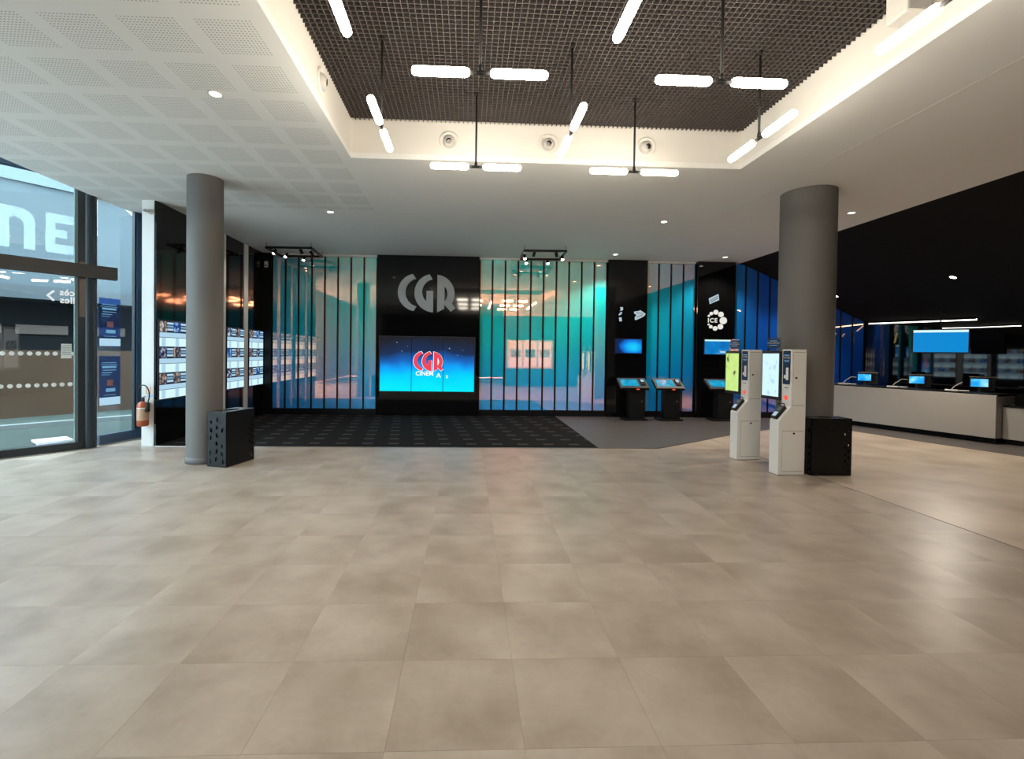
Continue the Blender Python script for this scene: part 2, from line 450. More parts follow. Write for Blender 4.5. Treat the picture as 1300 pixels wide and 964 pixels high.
bay('deep blue mirror panels cut by the sloping black ceiling behind the column', 6.095, 9.22, 11, True)

# ================================================================== black slabs with signs
def slab(label, x0, x1):
    o = mobj('black_panel', box(x0, x1, YW-.09, YW+.075, .0065, CE-.002), BLACKG); return tag(o, label, 'panel', 'glossy black slabs of the rear wall')
slab('wide glossy black wall slab carrying the grey logo and video wall', -2.015, .245)
slab('glossy black wall slab with arrow sign left of the four teal panels', 3.155, 4.05)
slab('glossy black wall slab with ring of white dots', 5.21, 6.085)
YS = YW-.09
# the big three letter logo
def lx(px): return -2.017+(px-480)*.01755
def lz(py): return 3.604-(py-322)*.0175
def cp(u, v): return (lx(490+u/10.71), lz(330+v/10.71))
Cl = [cp(*p) for p in arc3((375, 195), (175, 440), (390, 695), 18)+arc3((425, 632), (278, 435), (420, 258), 18)]
Gl = [cp(*p) for p in arc3((600, 195), (398, 430), (650, 708), 18)+[(650, 420), (560, 420), (557, 560)]+arc3((555, 558), (500, 430), (640, 262), 14)]
Rl = [cp(*p) for p in [(705, 708), (705, 198)]+arc3((712, 200), (938, 440), (903, 585), 18)+[(950, 648), (890, 697), (800, 600), (800, 660)]]
Rh = [cp(*p) for p in [(803, 355)]+arc3((806, 358), (843, 455), (806, 560), 8)+[(803, 562)]]
lg = thing('logo_sign', 'large grey cut letters mounted high on the wide black slab', 'sign', (-.92, YS, 2.75))
for loops in ([Cl], [Gl], [Rl, Rh]):
    mobj('letter', poly(loops, (0, YS-.03, 0), (1, 0, 0), (0, 0, 1), .03), LOGOG, lg)
# video wall
vx0, vx1, vz0, vz1 = -1.936, .158, .552, 1.752
vw = thing('video_wall', 'three-screen video wall glowing blue with a red logo', 'screen', (-.89, YS, vz0))
mobj('casing', box(vx0-.02, vx1+.02, YS-.03, YS-.001, vz0-.02, vz1+.02), BLACKP, vw)
for i in range(3):
    a = vx0+(vx1-vx0)*i/3; b = vx0+(vx1-vx0)*(i+1)/3
    mobj('screen', box(a+.007, b-.007, YS-.045, YS-.028, vz0, vz1), VIDEO, vw)
REDG = glow('red screen logo', (.90, .06, .10), 1.0); WHG = glow('white screen lettering', (.95, 1, 1), 1.05); ORG = glow('orange screen glow', (.75, .35, .05), 1)
def mini(loops, dx=0):   # logo rescaled into the screen
    k = .655/1.27
    return [[((p[0]+.92)*k-.865, (p[1]-2.755)*k*1.0+1.232) for p in l] for l in loops]
for k, loops in enumerate(([Cl], [Gl], [Rl, Rh])):
    ring = mini(loops)
    cxm = sum(p[0] for p in ring[0])/len(ring[0]); czm = sum(p[1] for p in ring[0])/len(ring[0])
    mobj('logo_letter_edge', poly([[((p[0]-cxm)*1.10+cxm, (p[1]-czm)*1.05+czm) for p in ring[0]]], (0, YS-.046, 0), (1, 0, 0), (0, 0, 1), .0005), WHG, vw)
    mobj('logo_letter', poly(ring, (0, YS-.047, 0), (1, 0, 0), (0, 0, 1), .001), REDG, vw)
for sx, sz_, sr in ((-1.56, 1.63, .010), (-1.45, 1.44, .008), (-1.33, 1.55, .006), (-.40, 1.51, .012), (-.22, 1.36, .007), (-.10, 1.47, .006), (-1.08, 1.44, .007)):
    mobj('star', cyl((sx, YS-.0465, sz_), (sx, YS-.0452, sz_), sr, n=8), PALE2, vw)
mobj('title', text('CINEM', .13, (-.95, YS-.047, .905), (1, 0, 0), (0, 0, 1), .001, bold=.025), WHG, vw)
mobj('title_letter', text('A', .14, (-.63, YS-.047, .865), (1, 0, 0), (0, 0, 1), .001, bold=.025), WHG, vw)
mobj('title_letter', text('S', .09, (-.45, YS-.047, .85), (1, 0, 0), (0, 0, 1), .001, bold=.025), WHG, vw)
# ring of dots sign
dots = thing('ring_sign', 'white lit ring of growing dots around short lettering', 'sign', (5.66, YS, 2.0))
def ip(u, v):  # crop of the sign, 13.77 per px from (870,370)
    px, py = 870+u/13.77, 370+v/13.77
    return 5.206+(px-884)*.01860, 3.58-(py-332)*.01815
for (u, v, r) in [(510, 360, 40), (598, 397, 45), (640, 503, 60), (592, 608, 45), (502, 640, 38), (428, 612, 28), (390, 573, 15), (432, 384, 28), (392, 424, 18)]:
    x, z = ip(u, v); mobj('dot', cyl((x, YS-.02, z), (x, YS-.0005, z), r/13.77*.0186, n=20), LOGOW, dots)
x, z = ip(455, 536); mobj('lettering', text('ICE', .135, (x-.005, YS-.012, z), (1, 0, 0), (0, 0, 1), .001, spacing=1.2, bold=.028), LOGOW, dots)
tk = thing('ticket_sign', 'small tilted pale ticket sign above the ring of dots', 'sign', (5.6, YS, 2.7))
pts = [ip(385, 125), ip(548, 45), ip(562, 150), ip(405, 222)]
mobj('plate', poly([pts[::-1]], (0, YS-.012, 0), (1, 0, 0), (0, 0, 1), .01), ICEBLUE, tk)
for s in (.3, .62):
    a = [(pts[0][0]*(1-s)+pts[3][0]*s+.02, pts[0][1]*(1-s)+pts[3][1]*s), (pts[1][0]*(1-s)+pts[2][0]*s-.02, pts[1][1]*(1-s)+pts[2][1]*s)]
    mobj('print_line', poly([[a[0], (a[0][0], a[0][1]-.018), (a[1][0], a[1][1]-.018), a[1]]], (0, YS-.0135, 0), (1, 0, 0), (0, 0, 1), .001), NAVY, tk)
ar = thing('arrow_sign', 'pale lettering arrow sign high on black slab above terminals', 'sign', (3.9, YS, 2.2))
def ap(u, v):
    px, py = 780+u/24.1, 380+v/24.1
    return 3.146+(px-771)*.01816, 3.58-(py-330)*.0181
mobj('arrow', poly([[ap(*p) for p in [(935, 428), (762, 318), (740, 345), (590, 365), (585, 420), (665, 470), (615, 520), (612, 610), (650, 620), (770, 565), (890, 500)]]], (0, YS-.012, 0), (1, 0, 0), (0, 0, 1), .01), ICEBLUE, ar)
for q in ([(150, 245), (245, 240), (240, 335), (150, 350), (185, 300)], [(185, 385), (222, 395), (185, 470), (125, 490), (120, 455)], [(128, 550), (205, 550), (218, 660), (145, 668)]):
    mobj('glyph', poly([[ap(*p) for p in q]], (0, YS-.012, 0), (1, 0, 0), (0, 0, 1), .01), ICEBLUE, ar)
mobj('print_line', poly([[ap(*p) for p in [(640, 395), (860, 415), (860, 432), (640, 412)]]], (0, YS-.0135, 0), (1, 0, 0), (0, 0, 1), .001), NAVY, ar)
mobj('print_line', poly([[ap(*p) for p in [(660, 530), (850, 450), (856, 466), (664, 548)]]], (0, YS-.0135, 0), (1, 0, 0), (0, 0, 1), .001), NAVY, ar)
# wall displays on the slabs
def wall_display(label, x0, x1, z0, z1, mat, bar):
    t = thing('wall_display', label, 'screen', ((x0+x1)/2, YS, z0))
    mobj('casing', box(x0-.015, x1+.015, YS-.03, YS-.001, z0-.015, z1+.015), BLACKP, t, bevel=.004)
    mobj('screen', box(x0, x1, YS-.034, YS-.029, z0, z1), mat, t)
    if bar: mobj('banner', box(x0, x1, YS-.036, YS-.033, z1-.035, z1), PALE, t); mobj('footer', box(x0+.36, x1, YS-.036, YS-.033, z0+.03, z0+.07), PALE2, t)
wall_display('small wall screen with a cyan nebula on the arrow slab', 3.332, 3.926, 1.46, 1.77, emit_field('nebula picture', f_nebula(3.73, 1.61, .34, .22), 1.0), False)
wall_display('small blue wall screen with white top banner below the ring sign', 5.38, 5.975, 1.46, 1.79, emit_field('blue menu picture', f_blue, .75), True)

# ================================================================== left partition: glossy bays, strips and programme screens
XL = -4.52
bays = [(7.09, 7.86), (8.00, 8.97), (9.06, 9.775), (9.96, 10.69)]
gl = thing('poster_wall', 'glossy black panelling on the left partition with white upright strips', 'wall panels', (-4.54, 8.9, 0))
for a, b in bays: mobj('gloss_panel', box(-4.549, XL, a, b, .0065, CE-.002), BLACKG, gl)
for a, b in ((7.87, 7.99), (8.98, 9.05), (9.785, 9.95)): mobj('light_strip', box(-4.549, XL+.012, a, b, .0065, CE-.002), WHITE, gl)
def programme(y0, y1, label):
    z0, z1 = .672, 1.838
    t = thing('programme_screen', label, 'screen', (XL, (y0+y1)/2, z0), group='film programme screens on the left partition')
    mobj('casing', box(XL+.001, XL+.02, y0-.012, y1+.012, z0-.012, z1+.012), BLACKP, t)
    mobj('screen', box(XL+.018, XL+.026, y0, y1, z0, z1), SCRD, t)
    h = (z1-z0)/3
    for r in range(3):
        zt = z1-h*r
        for c in range(2):
            ya = y0+(y1-y0)*(c*.5+.01); yb = ya+(y1-y0)*.235
            mobj('poster', box(XL+.025, XL+.0285, ya, yb, zt-h*.42, zt-h*.02), random.choice(POSTERS), t)
            for q in range(3):
                mobj('showtime_row', box(XL+.025, XL+.0282, yb+.015, ya+(y1-y0)*.48, zt-h*(.13+.12*q), zt-h*(.05+.12*q)), (PALE2, PALE3, PALE2)[q], t)
        mobj('title_band', box(XL+.025, XL+.0285, y0+.004, y1-.004, zt-h*.63, zt-h*.45), PALE2, t)
        mobj('schedule_band', box(XL+.025, XL+.0285, y0+.004, y1-.004, zt-h*.985, zt-h*.65), PALE, t)
        for c in (.08, .56): mobj('schedule_tint', box(XL+.028, XL+.0292, y0+(y1-y0)*c, y0+(y1-y0)*(c+.13), zt-h*.975, zt-h*.66), PALE2, t)
programme(7.121, 7.80, 'film programme screen nearest the white post')
programme(8.10, 8.78, 'film programme screen hidden behind the slim grey column')
programme(9.08, 9.75, 'film programme screen just right of the slim grey column')
programme(9.985, 10.64, 'film programme screen nearest the coloured panels')

# ================================================================== columns
def column(name_label, x, y, r):
    t = thing('column', name_label, 'column', (x, y, 0))
    prof = [(r, .075)]+[(r, z) for z in (.5, 1.2, 2, 3, CE-.001)]
    mobj('shaft', lathe(prof, (x, y, 0), (0, 0, 1), 48), GREYC, t, smooth=True)
    mobj('base_ring', lathe([(0, .001), (r+.007, .001), (r+.007, .075), (r-.002, .080)], (x, y, 0), (0, 0, 1), 48), GREYC, t, smooth=True)
column('slim round grey column beside the perforated black bin on the left', -3.32, 6.15, .203)
column('thick round grey column behind the white ordering terminals', 4.425, 6.06, .318)

# ================================================================== light bars hanging in the well
TUBEM = glow('lit tube', (1, .88, .72), TUBE)
def bar(x, y, along, label):
    z = 3.255
    t = thing('light_bar', label, 'lamp', (x, y, z), group='hanging light bars in the ceiling well')
    d = Vector((1, 0, 0)) if along == 'x' else Vector((0, 1, 0)); c = Vector((x, y, z))
    mobj('rod', cyl((x, y, z+.01), (x, y, GZ+.02), .010, n=10), DSTEEL, t, smooth=True)
    mobj('rod_socket', cyl((x, y, z+.015), (x, y, z+.05), .016, .012, n=12), DSTEEL, t, smooth=True)
    mobj('ceiling_cup', cyl((x, y, GZ-.03), (x, y, GZ+.02), .016, n=12), DSTEEL, t, smooth=True)
    mobj('hub', cyl(c-d*.075, c+d*.075, .013, n=12), DSTEEL, t, smooth=True)
    for s in (-1, 1):
        prof = [(.0, .0), (.018, .003), (.027, .016), (.030, .035), (.030, .345), (.027, .364), (.018, .377), (0, .38)]
        mobj('tube', lathe(prof, c+d*.068*s, d*s, 16), TUBEM, t, smooth=True)
for x, y, a, l in [(.06, 4.715, 'x', 'light bar hung crosswise low before the well edge, left one'), (1.645, 4.725, 'x', 'light bar hung crosswise low before the well edge, right one'),
                   (.06, 3.14, 'x', 'large crosswise light bar near the top, left one'), (1.675, 3.14, 'x', 'large crosswise light bar near the top, right one'),
                   (-.725, 3.935, 'y', 'lengthwise light bar at the left corner of the well'), (.835, 3.937, 'y', 'lengthwise light bar in the middle of the well'), (2.43, 3.932, 'y', 'lengthwise light bar at the right corner of the well'),
                   (-.715, 2.36, 'y', 'lengthwise light bar cut by the top frame, left one'), (.845, 2.32, 'y', 'lengthwise light bar cut by the top frame, middle one'), (2.435, 2.33, 'y', 'lengthwise light bar cut by the top frame, right one'),
                   (.06, 1.55, 'x', 'crosswise light bar overhead near the photographer, left one'), (1.675, 1.55, 'x', 'crosswise light bar overhead near the photographer, right one')]:
    bar(x, y, a, l)
# air nozzles in the well sides
HOLE = simple('dark hole', (.02, .02, .02), .8)
def nozzle(p, n, label, aim):
    p, n = Vector(p), Vector(n)
    t = thing('air_nozzle', label, 'air vent', p, group='round air nozzles in the well sides')
    R = .108
    mobj('flange', lathe([(R, .0), (R, .010), (R*.92, .018), (R*.74, .012), (R*.66, -.02), (R*.60, -.045)], p, n, 32), wellw, t, smooth=True)
    c = p+n*-.01; ax = (n+Vector(aim)*.22).normalized()
    sph = [(R*.64*math.sin(a), R*.64*math.cos(a)) for a in [math.radians(q) for q in (26, 34, 45, 60, 75, 90)]]
    mobj('ball', lathe(sph, c, ax, 28), simple('nozzle grey', (.55, .53, .50), .5), t, smooth=True)
    mobj('throat', lathe([(R*.28, R*.575), (R*.24, .0), (0, .0)], c, ax, 20), HOLE, t, smooth=True)
nozzle((-.236, RY1-.002, 3.775), (0, -1, 0), 'round air nozzle left in the far well side', (0, 0, -1))
nozzle((.879, RY1-.002, 3.78), (0, -1, 0), 'round air nozzle in the middle of the far well side', (0, 0, -1))
nozzle((1.994, RY1-.002, 3.78), (0, -1, 0), 'round air nozzle right in the far well side', (.9, 0, -.7))
nozzle((RX0+.002, 4.254, 3.785), (1, 0, 0), 'round air nozzle in the left well side', (0, .6, -.5))
nozzle((RX0+.002, 3.11, 3.785), (1, 0, 0), 'round air nozzle in the left well side cut by frame top', (0, .6, -.5))
# white speaker box at the right well side, cut by the frame
sp = thing('wall_speaker', 'white box speaker on the right well side at the frame top', 'speaker', (2.95, 3.2, 3.74))
mobj('cabinet', box(2.87, 3.05, 3.06, 3.22, 3.72, 3.96), KWHITE, sp, bevel=.012)
mobj('grille', box(2.885, 3.035, 3.05, 3.062, 3.74, 3.94), simple('speaker cloth', (.35, .34, .33), .8), sp)
mobj('bracket', box(3.045, 3.096, 3.11, 3.17, 3.80, 3.88), BLACKM, sp)

# ================================================================== recessed downlights
LENS = glow('downlight lens', (1, .93, .82), 12)
def downlight(x, y, label, power=SPOT, slope=False):
    z = sz(x) if slope else CE
    n = Vector((-.437, 0, -1)).normalized() if slope else Vector((0, 0, -1))
    p = Vector((x, y, z))
    t = thing('downlight', label, 'lamp', p, group='recessed ceiling spots')
    mobj('ring', lathe([(.062, .0005), (.060, .007), (.048, .009), (.044, .001)], p, n, 28), BLACKM if slope else TRIMW, t, smooth=True)
    mobj('lens', lathe([(0, .004), (.045, .004)], p, n, 24), LENS, t)
    point_light('spot', t, (n*.03), power, size=2.1, rot=(0, math.atan(.437) if slope else 0, 0))
for x, y, l in [(-2.137, 4.10, 'recessed spot in the perforated ceiling left of the well'), (-2.136, 7.44, 'recessed spot in the ceiling before the slim column panels'),
                (3.121, 7.524, 'recessed spot in the ceiling right of centre behind the well'), (5.636, 6.817, 'recessed spot in the ceiling right of the thick column'),
                (3.132, 10.053, 'recessed spot close above the arrow slab'), (5.54, 10.08, 'recessed spot close above the ring sign slab'),
                (-2.137, .76, 'recessed spot in the perforated ceiling beside the photographer'), (5.636, 3.45, 'recessed spot in the smooth ceiling at the far right')]:
    downlight(x, y, l)
downlight(8.047, 7.592, 'recessed spot in the sloping black ceiling at right', SPOT*2.2, True)
downlight(8.07, 10.138, 'recessed spot in the sloping black ceiling beside the thick column', SPOT*.6, True)
# ceiling strip lights over the counter
STRIP = glow('strip light', (1, .93, .82), 5)
def strip(pts, r, label):
    t = thing('strip_light', label, 'lamp', pts[0]); P = [Vector(p) for p in pts]
    up = Vector((.437, 0, 1)).normalized()*.016
    mobj('channel', tube([p+up for p in P], r*1.6, 8), BLACKM, t); mobj('diffuser', tube(P, r, 8), STRIP, t, smooth=True)
strip([(9.27, 10.62, sz(9.27)-.03), (9.40, 8.42, sz(9.40)-.03)], .016, 'long lit strip under the black slope above the counter')
strip([(9.66, 9.30, sz(9.66)-.03), (9.70, 8.75, sz(9.70)-.03), (9.72, 7.97, sz(9.72)-.03)], .005, 'thin lit strip behind the hanging blue menu screen')

# ================================================================== spot frames near the panels
SPOTL = glow('track spot lens', (1, .96, .9), 26)
def spot_frame(pts, spots, label):
    z = 3.46; t = thing('spot_frame', label, 'lamp', (sum(p[0] for p in pts)/4, sum(p[1] for p in pts)/4, z), group='rectangular spot frames under the ceiling')
    for i in range(4):
        a, b = Vector((*pts[i], z)), Vector((*pts[(i+1) % 4], z)); d = (b-a).normalized(); n = Vector((-d.y, d.x, 0))*.017
        e = d*.017; h = Vector((0, 0, .022))
        vv = [tuple(q) for q in (a-e-n-h, b+e-n-h, b+e+n-h, a-e+n-h, a-e-n+h, b+e-n+h, b+e+n+h, a-e+n+h)]
        mobj('rail', (vv, [(0, 3, 2, 1), (4, 5, 6, 7), (0, 1, 5, 4), (1, 2, 6, 5), (2, 3, 7, 6), (3, 0, 4, 7)]), BLACKM, t)
    for p in pts: mobj('hanger', cyl((p[0], p[1], z), (p[0], p[1], CE), .004, n=8), BLACKM, t)
    for x, y, ax, ay, lit in spots:
        d = Vector((ax, ay, -1)).normalized(); c = Vector((x, y, z-.055))
        s = mobj('spot_head', join(cyl(c-d*.05, c+d*.05, .030, n=16), cyl((x, y, z-.05), (x, y, z-.018), .008, n=8)), BLACKM, t, smooth=True)
        if lit:
            mobj('spot_lens', cyl(c+d*.0495, c+d*.054, .027, n=16), SPOTL, s)
            l = point_light('spot', t, c+d*.06-t.location, 16, size=1.6, rad=.025); l.rotation_euler = d.to_track_quat('-Z', 'Y').to_euler()
spot_frame([(-4.02, 9.64), (-3.13, 9.60), (-3.17, 10.44), (-4.06, 10.48)], [(-3.90, 9.75, -.4, -.5, 1), (-3.80, 10.1, -.3, -.6, 1), (-3.55, 10.42, .0, -.7, 1), (-3.35, 9.68, .4, .4, 0), (-3.2, 9.85, .5, .5, 0)],
           'black rectangular frame of lit spots above the left panel bay')
spot_frame([(1.105, 9.42), (1.93, 9.38), (1.96, 10.22), (1.125, 10.28)], [(1.25, 10.24, -.2, -.6, 1), (1.70, 10.22, .1, -.6, 1), (1.15, 9.75, .0, -.6, 1), (1.93, 9.75, .0, -.6, 1), (1.30, 9.45, -.2, .5, 0), (1.75, 9.45, .3, .5, 0)],
           'black rectangular frame of lit spots above the wide teal bay')

# ================================================================== black ticket terminals
def terminal(x, y, label):
    t = thing('ticket_terminal', label, 'kiosk', (x, y, 0), group='black ticket terminals at the rear wall')
    L = dict(parent=t, world=False)
    mobj('pedestal', box(-.08, .26, .12, .34, .04, .78), BLACKM, bevel=.008, **L)
    mobj('foot_plate', box(-.20, .30, .06, .40, .003, .04), BLACKM, bevel=.004, **L)
    # sloping head
    a = Vector((-.31, .0, .71)); ex = Vector((1, 0, 0)); ey = Vector((0, .31, .195)).normalized(); n = ex.cross(ey)
    def sl(x0, x1, y0, y1, t0, t1): 
        v, f = box(x0, x1, y0, y1, t0, t1); return [tuple(a+ex*p[0]+ey*p[1]+n*p[2]) for p in v], f
    mobj('head', sl(0, .62, 0, .366, -.055, 0), BLACKM, bevel=.006, **L)
    fr = mobj('bezel', sl(.0, .62, 0, .366, 0, .008), simple('grey metal bezel', (.20, .19, .185), .32, metal=.8), bevel=.004, **L)
    mobj('screen', sl(.05, .42, .07, .30, .008, .012), emit_field('terminal screen', f_term, .9) if 'terminal screen' not in bpy.data.materials else bpy.data.materials['terminal screen'], **L)
    p = mobj('card_reader', sl(.47, .565, .09, .30, .008, .035), BLACKP, bevel=.006, **L)
    mobj('reader_display', sl(.485, .55, .19, .27, .035, .037), PALE2, parent=p, world=False)
    mobj('reader_slot', box(.10, .17, .112, .121, .36, .40), DSTEEL, **L)
    mobj('status_light', box(.03, .09, -.006, .004, .675, .695), glow('red status', (1, .12, .04), 1.2), **L)
    mobj('lock', cyl((.19, .122, .42), (.19, .112, .42), .012, n=12), STEEL, **L)
def f_term(nt): return ramp(nt, noise(nt, 9, 2), [(.35, (.005, .30, .55)), (.55, (.01, .42, .68)), (.75, (.10, .55, .75))])
terminal(3.60, 10.02, 'black ticket terminal with blue screen under the arrow sign')
terminal(4.37, 10.0, 'black ticket terminal with blue screen before the four teal panels')
terminal(5.55, 10.0, 'black ticket terminal half hidden behind a white ordering terminal')

# ================================================================== white ordering terminals
def leafy(nt):
    return ramp(nt, noise(nt, 7, 2), [(.30, (.10, .13, .06)), (.37, (.55, .78, .22)), (.6, (.60, .86, .26))])
def f_pale(nt): return ramp(nt, noise(nt, 14, 2), [(.28, (.45, .70, .92)), (.38, (.66, .93, 1)), (.7, (.68, .95, 1))])
def ordering(x, y, label, scr):
    t = thing('ordering_terminal', label, 'kiosk', (x, y, 0), math.radians(4), 'white ordering terminals by the thick column'); L = dict(parent=t, world=False)
    T = .155
    prof = [(0, .003), (.345, .003), (.345, 1.51), (.15, 1.51), (.15, .823), (0, .652)]
    b = mobj('body', poly([prof], (0, 0, 0), (1, 0, 0), (0, 0, 1), T), KWHITE, bevel=.006, **L)
    mobj('upper_door', box(.175, .325, -.005, .0, .84, 1.475), KWHITE, bevel=.002, **L)
    d = mobj('lower_door', box(.05, .315, -.005, .0, .05, .53), KWHITE, bevel=.002, **L)
    mobj('door_gap', join(box(.048, .317, -.001, .0008, .046, .534), box(.173, .327, -.001, .0008, .836, 1.479)), simple('shadow gap', (.08, .075, .07), .8), **L)
    for lx_, lz_ in ((.205, 1.17), (.19, .505)):
        mobj('lock', cyl((lx_, -.004, lz_), (lx_, -.018, lz_), .010, n=14), BLACKM, **L)
    # front strip with print
    s = mobj('info_strip', box(.146, .150, .018, .138, 1.09, 1.495), NAVY, **L)
    mobj('strip_print', text('VOTRE', .033, (.1455, .078, 1.40), (0, -1, 0), (0, 0, 1), .0008), LABELW, parent=s, world=False)
    mobj('strip_line', join(box(.1445, .1462, .035, .12, 1.437, 1.445), box(.1445, .1462, .035, .12, 1.375, 1.381), box(.1445, .1462, .045, .11, 1.36, 1.365)), PALE3, parent=s, world=False)
    mobj('strip_picture', join(box(.1445, .1462, .045, .085, 1.14, 1.29), box(.1440, .1450, .050, .080, 1.23, 1.27), box(.1445, .1462, .085, .118, 1.16, 1.20)), LABELW, parent=s, world=False)
    mobj('contactless_badge', cyl((.150, .078, .925), (.143, .078, .925), .028, n=20), glow('orange red badge', (1, .10, .04), 1.0), **L)
    mobj('receipt_slot', box(.147, .1505, .05, .11, 1.045, 1.052), BLACKP, **L)
    # card reader on the slope
    a = Vector((.075, .078, .737)); ey = Vector((.15, 0, .171)).normalized(); ex = Vector((0, -1, 0)); n = ex.cross(ey)
    def sl(x0, x1, y0, y1, t0, t1):
        v, f = box(x0, x1, y0, y1, t0, t1); return [tuple(a+ex*p[0]+ey*p[1]+n*p[2]) for p in v], f
    c = mobj('card_reader', sl(-.045, .045, -.10, .09, .002, .045), BLACKP, bevel=.01, **L)
    mobj('reader_display', sl(-.030, .030, .005, .060, .045, .047), simple('reader glass', (.10, .13, .14), .2), parent=c, world=False)
    mobj('keypad', sl(-.028, .028, -.075, -.015, .045, .048), glow('lit keypad', (.55, .72, .85), .8), parent=c, world=False)
    mobj('reader_guard', tube([a+ex*-.045+ey*.08+n*.03, a+ex*-.045+ey*.10+n*.07, a+ex*.045+ey*.10+n*.07, a+ex*.045+ey*.08+n*.03], .006), BLACKM, **L)
    # portrait screen flagged out beside the body
    q = mobj('screen_casing', box(.125, .165, T+.004, T+.335, .885, 1.495), BLACKP, bevel=.008, **L)
    mobj('screen', box(.121, .126, T+.025, T+.312, .925, 1.46), scr, parent=q, world=False)
    mobj('screen_arm', box(.165, .215, T-.01, T+.20, 1.10, 1.30), BLACKM, **L)
    # sign on top
    h = mobj('sign_holder', box(.148, .152, T+.03, T+.27, 1.495, 1.66), CLEAR, **L)
    pr = [(.115*math.copysign(abs(math.cos(u))**.5, math.cos(u)), .064*math.copysign(abs(math.sin(u))**.7, math.sin(u))) for u in [2*PI*i/28 for i in range(28)]]
    sg = mobj('sign_plate', poly([pr], (.146, T+.15, 1.588), (0, -1, 0), (0, 0, 1), .002), NAVY, **L)
    mobj('sign_print', text('VOTRE COMMANDE', .023, (.1445, T+.15, 1.584), (0, -1, 0), (0, 0, 1), .0025), LABELW, parent=sg, world=False)
    mobj('sign_line', join(box(.1415, .1445, T+.09, T+.21, 1.616, 1.622), box(.1415, .1445, T+.085, T+.215, 1.562, 1.567)), PALE3, parent=sg, world=False)
ordering(3.722, 5.51, 'nearer white ordering terminal with pale blue upright screen', emit_field('pale menu picture', f_pale, 1.02))
ordering(3.697, 6.335, 'farther white ordering terminal with lime green upright screen', emit_field('lime menu picture', leafy, 1.0))

# ================================================================== perforated black bins
def leafcut(cx, cz, a, b, ang):
    return [(cx+a*math.cos(t)*math.cos(ang)-b*math.sin(t)*math.sin(ang)*(1-.35*math.cos(t)), cz+a*math.cos(t)*math.sin(ang)+b*math.sin(t)*math.cos(ang)*(1-.35*math.cos(t))) for t in [2*PI*i/9 for i in range(9)]]
def bin_(loc, rz, label, W, D, H, seed):
    t = thing('litter_bin', label, 'bin', loc, rz, 'perforated black litter bins by the columns'); L = dict(parent=t, world=False)
    rnd = random.Random(seed)
    def face(wd, dense):
        loops = [[(0, .004), (wd, .004), (wd, H), (0, H)]]
        if dense:
            z = .07
            row = 0
            while z < H-.08:
                for c in range(3):
                    cx = wd*(.18+.32*c)+rnd.uniform(-.008, .008)
                    if rnd.random() < .88: loops.append(leafcut(cx, z+(.03 if c == 1 else 0), rnd.uniform(.022, .036), rnd.uniform(.010, .015), PI/2+rnd.uniform(-.35, .35)))
                z += .095; row += 1
        else:
            for k in range(13):
                z = .06+k*.04
                cx = wd-.035-(.04 if k % 2 else 0)-rnd.uniform(0, .01)
                if k < 9 or rnd.random() < .5: loops.append(leafcut(cx, z, rnd.uniform(.018, .024), .009, PI/2+rnd.uniform(-.4, .4)))
        return loops
    ed = [((0, 0, 0), (1, 0, 0), W, W < D), ((W, 0, 0), (0, 1, 0), D, D < W), ((W, D, 0), (-1, 0, 0), W, W < D), ((0, D, 0), (0, -1, 0), D, D < W)]
    for o, ax, wd, dn in ed:
        mobj('side_panel', poly(face(wd, dn), o, ax, (0, 0, 1), .006), BLACKM, **L)
    hx, hy = W*.22, D*.22
    mobj('lid', poly([[(0, 0), (W, 0), (W, D), (0, D)], [(W/2+hx*math.cos(u), D/2+hy*math.sin(u)) for u in [2*PI*i/20 for i in range(20)]]], (0, 0, H+.004), (1, 0, 0), (0, 1, 0), .006), simple('bin lid gloss', (.02, .02, .022), .22), **L)
    mobj('liner', box(W*.24, W*.76, D*.24, D*.76, .02, H-.03), BLACKC, **L)
bin_((-3.13, 5.86, 0), math.radians(-14.5), 'perforated black litter bin standing at the slim column', .262, .49, .665, 3)
bin_((4.12, 5.50, 0), 0, 'perforated black litter bin standing before the thick column', .50, .225, .685, 8)

# ================================================================== the counter
A = Vector((8.053, 9.634, 0)); B = Vector((8.809, 7.548, 0)); cd = (B-A).normalized(); cn = Vector((-cd.y, cd.x, 0))    # cn points behind
if cn.x < 0: cn = -cn
Ls = (B-A).length
def cbox(s0, s1, d0, d1, z0, z1):
    v, f = box(s0, s1, d0, d1, z0, z1)
    return [tuple(A+cd*p[0]+cn*p[1]+Vector((0, 0, p[2]))) for p in v], f
ct = thing('counter', 'long white fronted counter with thin black worktop', 'counter', (A+cd*Ls/2))
CW = simple('counter white', (.42, .39, .355), .5, var=.02)
mobj('front_panel', cbox(-.60, Ls, 0, .05, .10, .82), CW, ct, bevel=.004)
mobj('end_panel', cbox(Ls-.04, Ls, .051, .62, .10, .80), CW, ct)
mobj('worktop', cbox(-.60, Ls+.005, .03, .65, .82, .842), BLACKM, ct, bevel=.003)
mobj('plinth', cbox(-.60, Ls-.05, .18, .55, .003, .10), BLACKM, ct)
lo = thing('low_counter', 'lower white counter section at the right edge', 'counter', (A+cd*(Ls+1.2)+cn*.22))
mobj('front_panel', cbox(Ls+.01, Ls+5.2, .20, .25, .09, .625), CW, lo, bevel=.004)
mobj('worktop', cbox(Ls+.01, Ls+5.2, .19, .65, .625, .645), BLACKM, lo)
mobj('plinth', cbox(Ls+.01, Ls+5.2, .30, .60, .003, .09), BLACKM, lo)
mobj('upstand', cbox(Ls+.006, Ls+.25, .62, .66, .645, .84), BLACKM, lo)
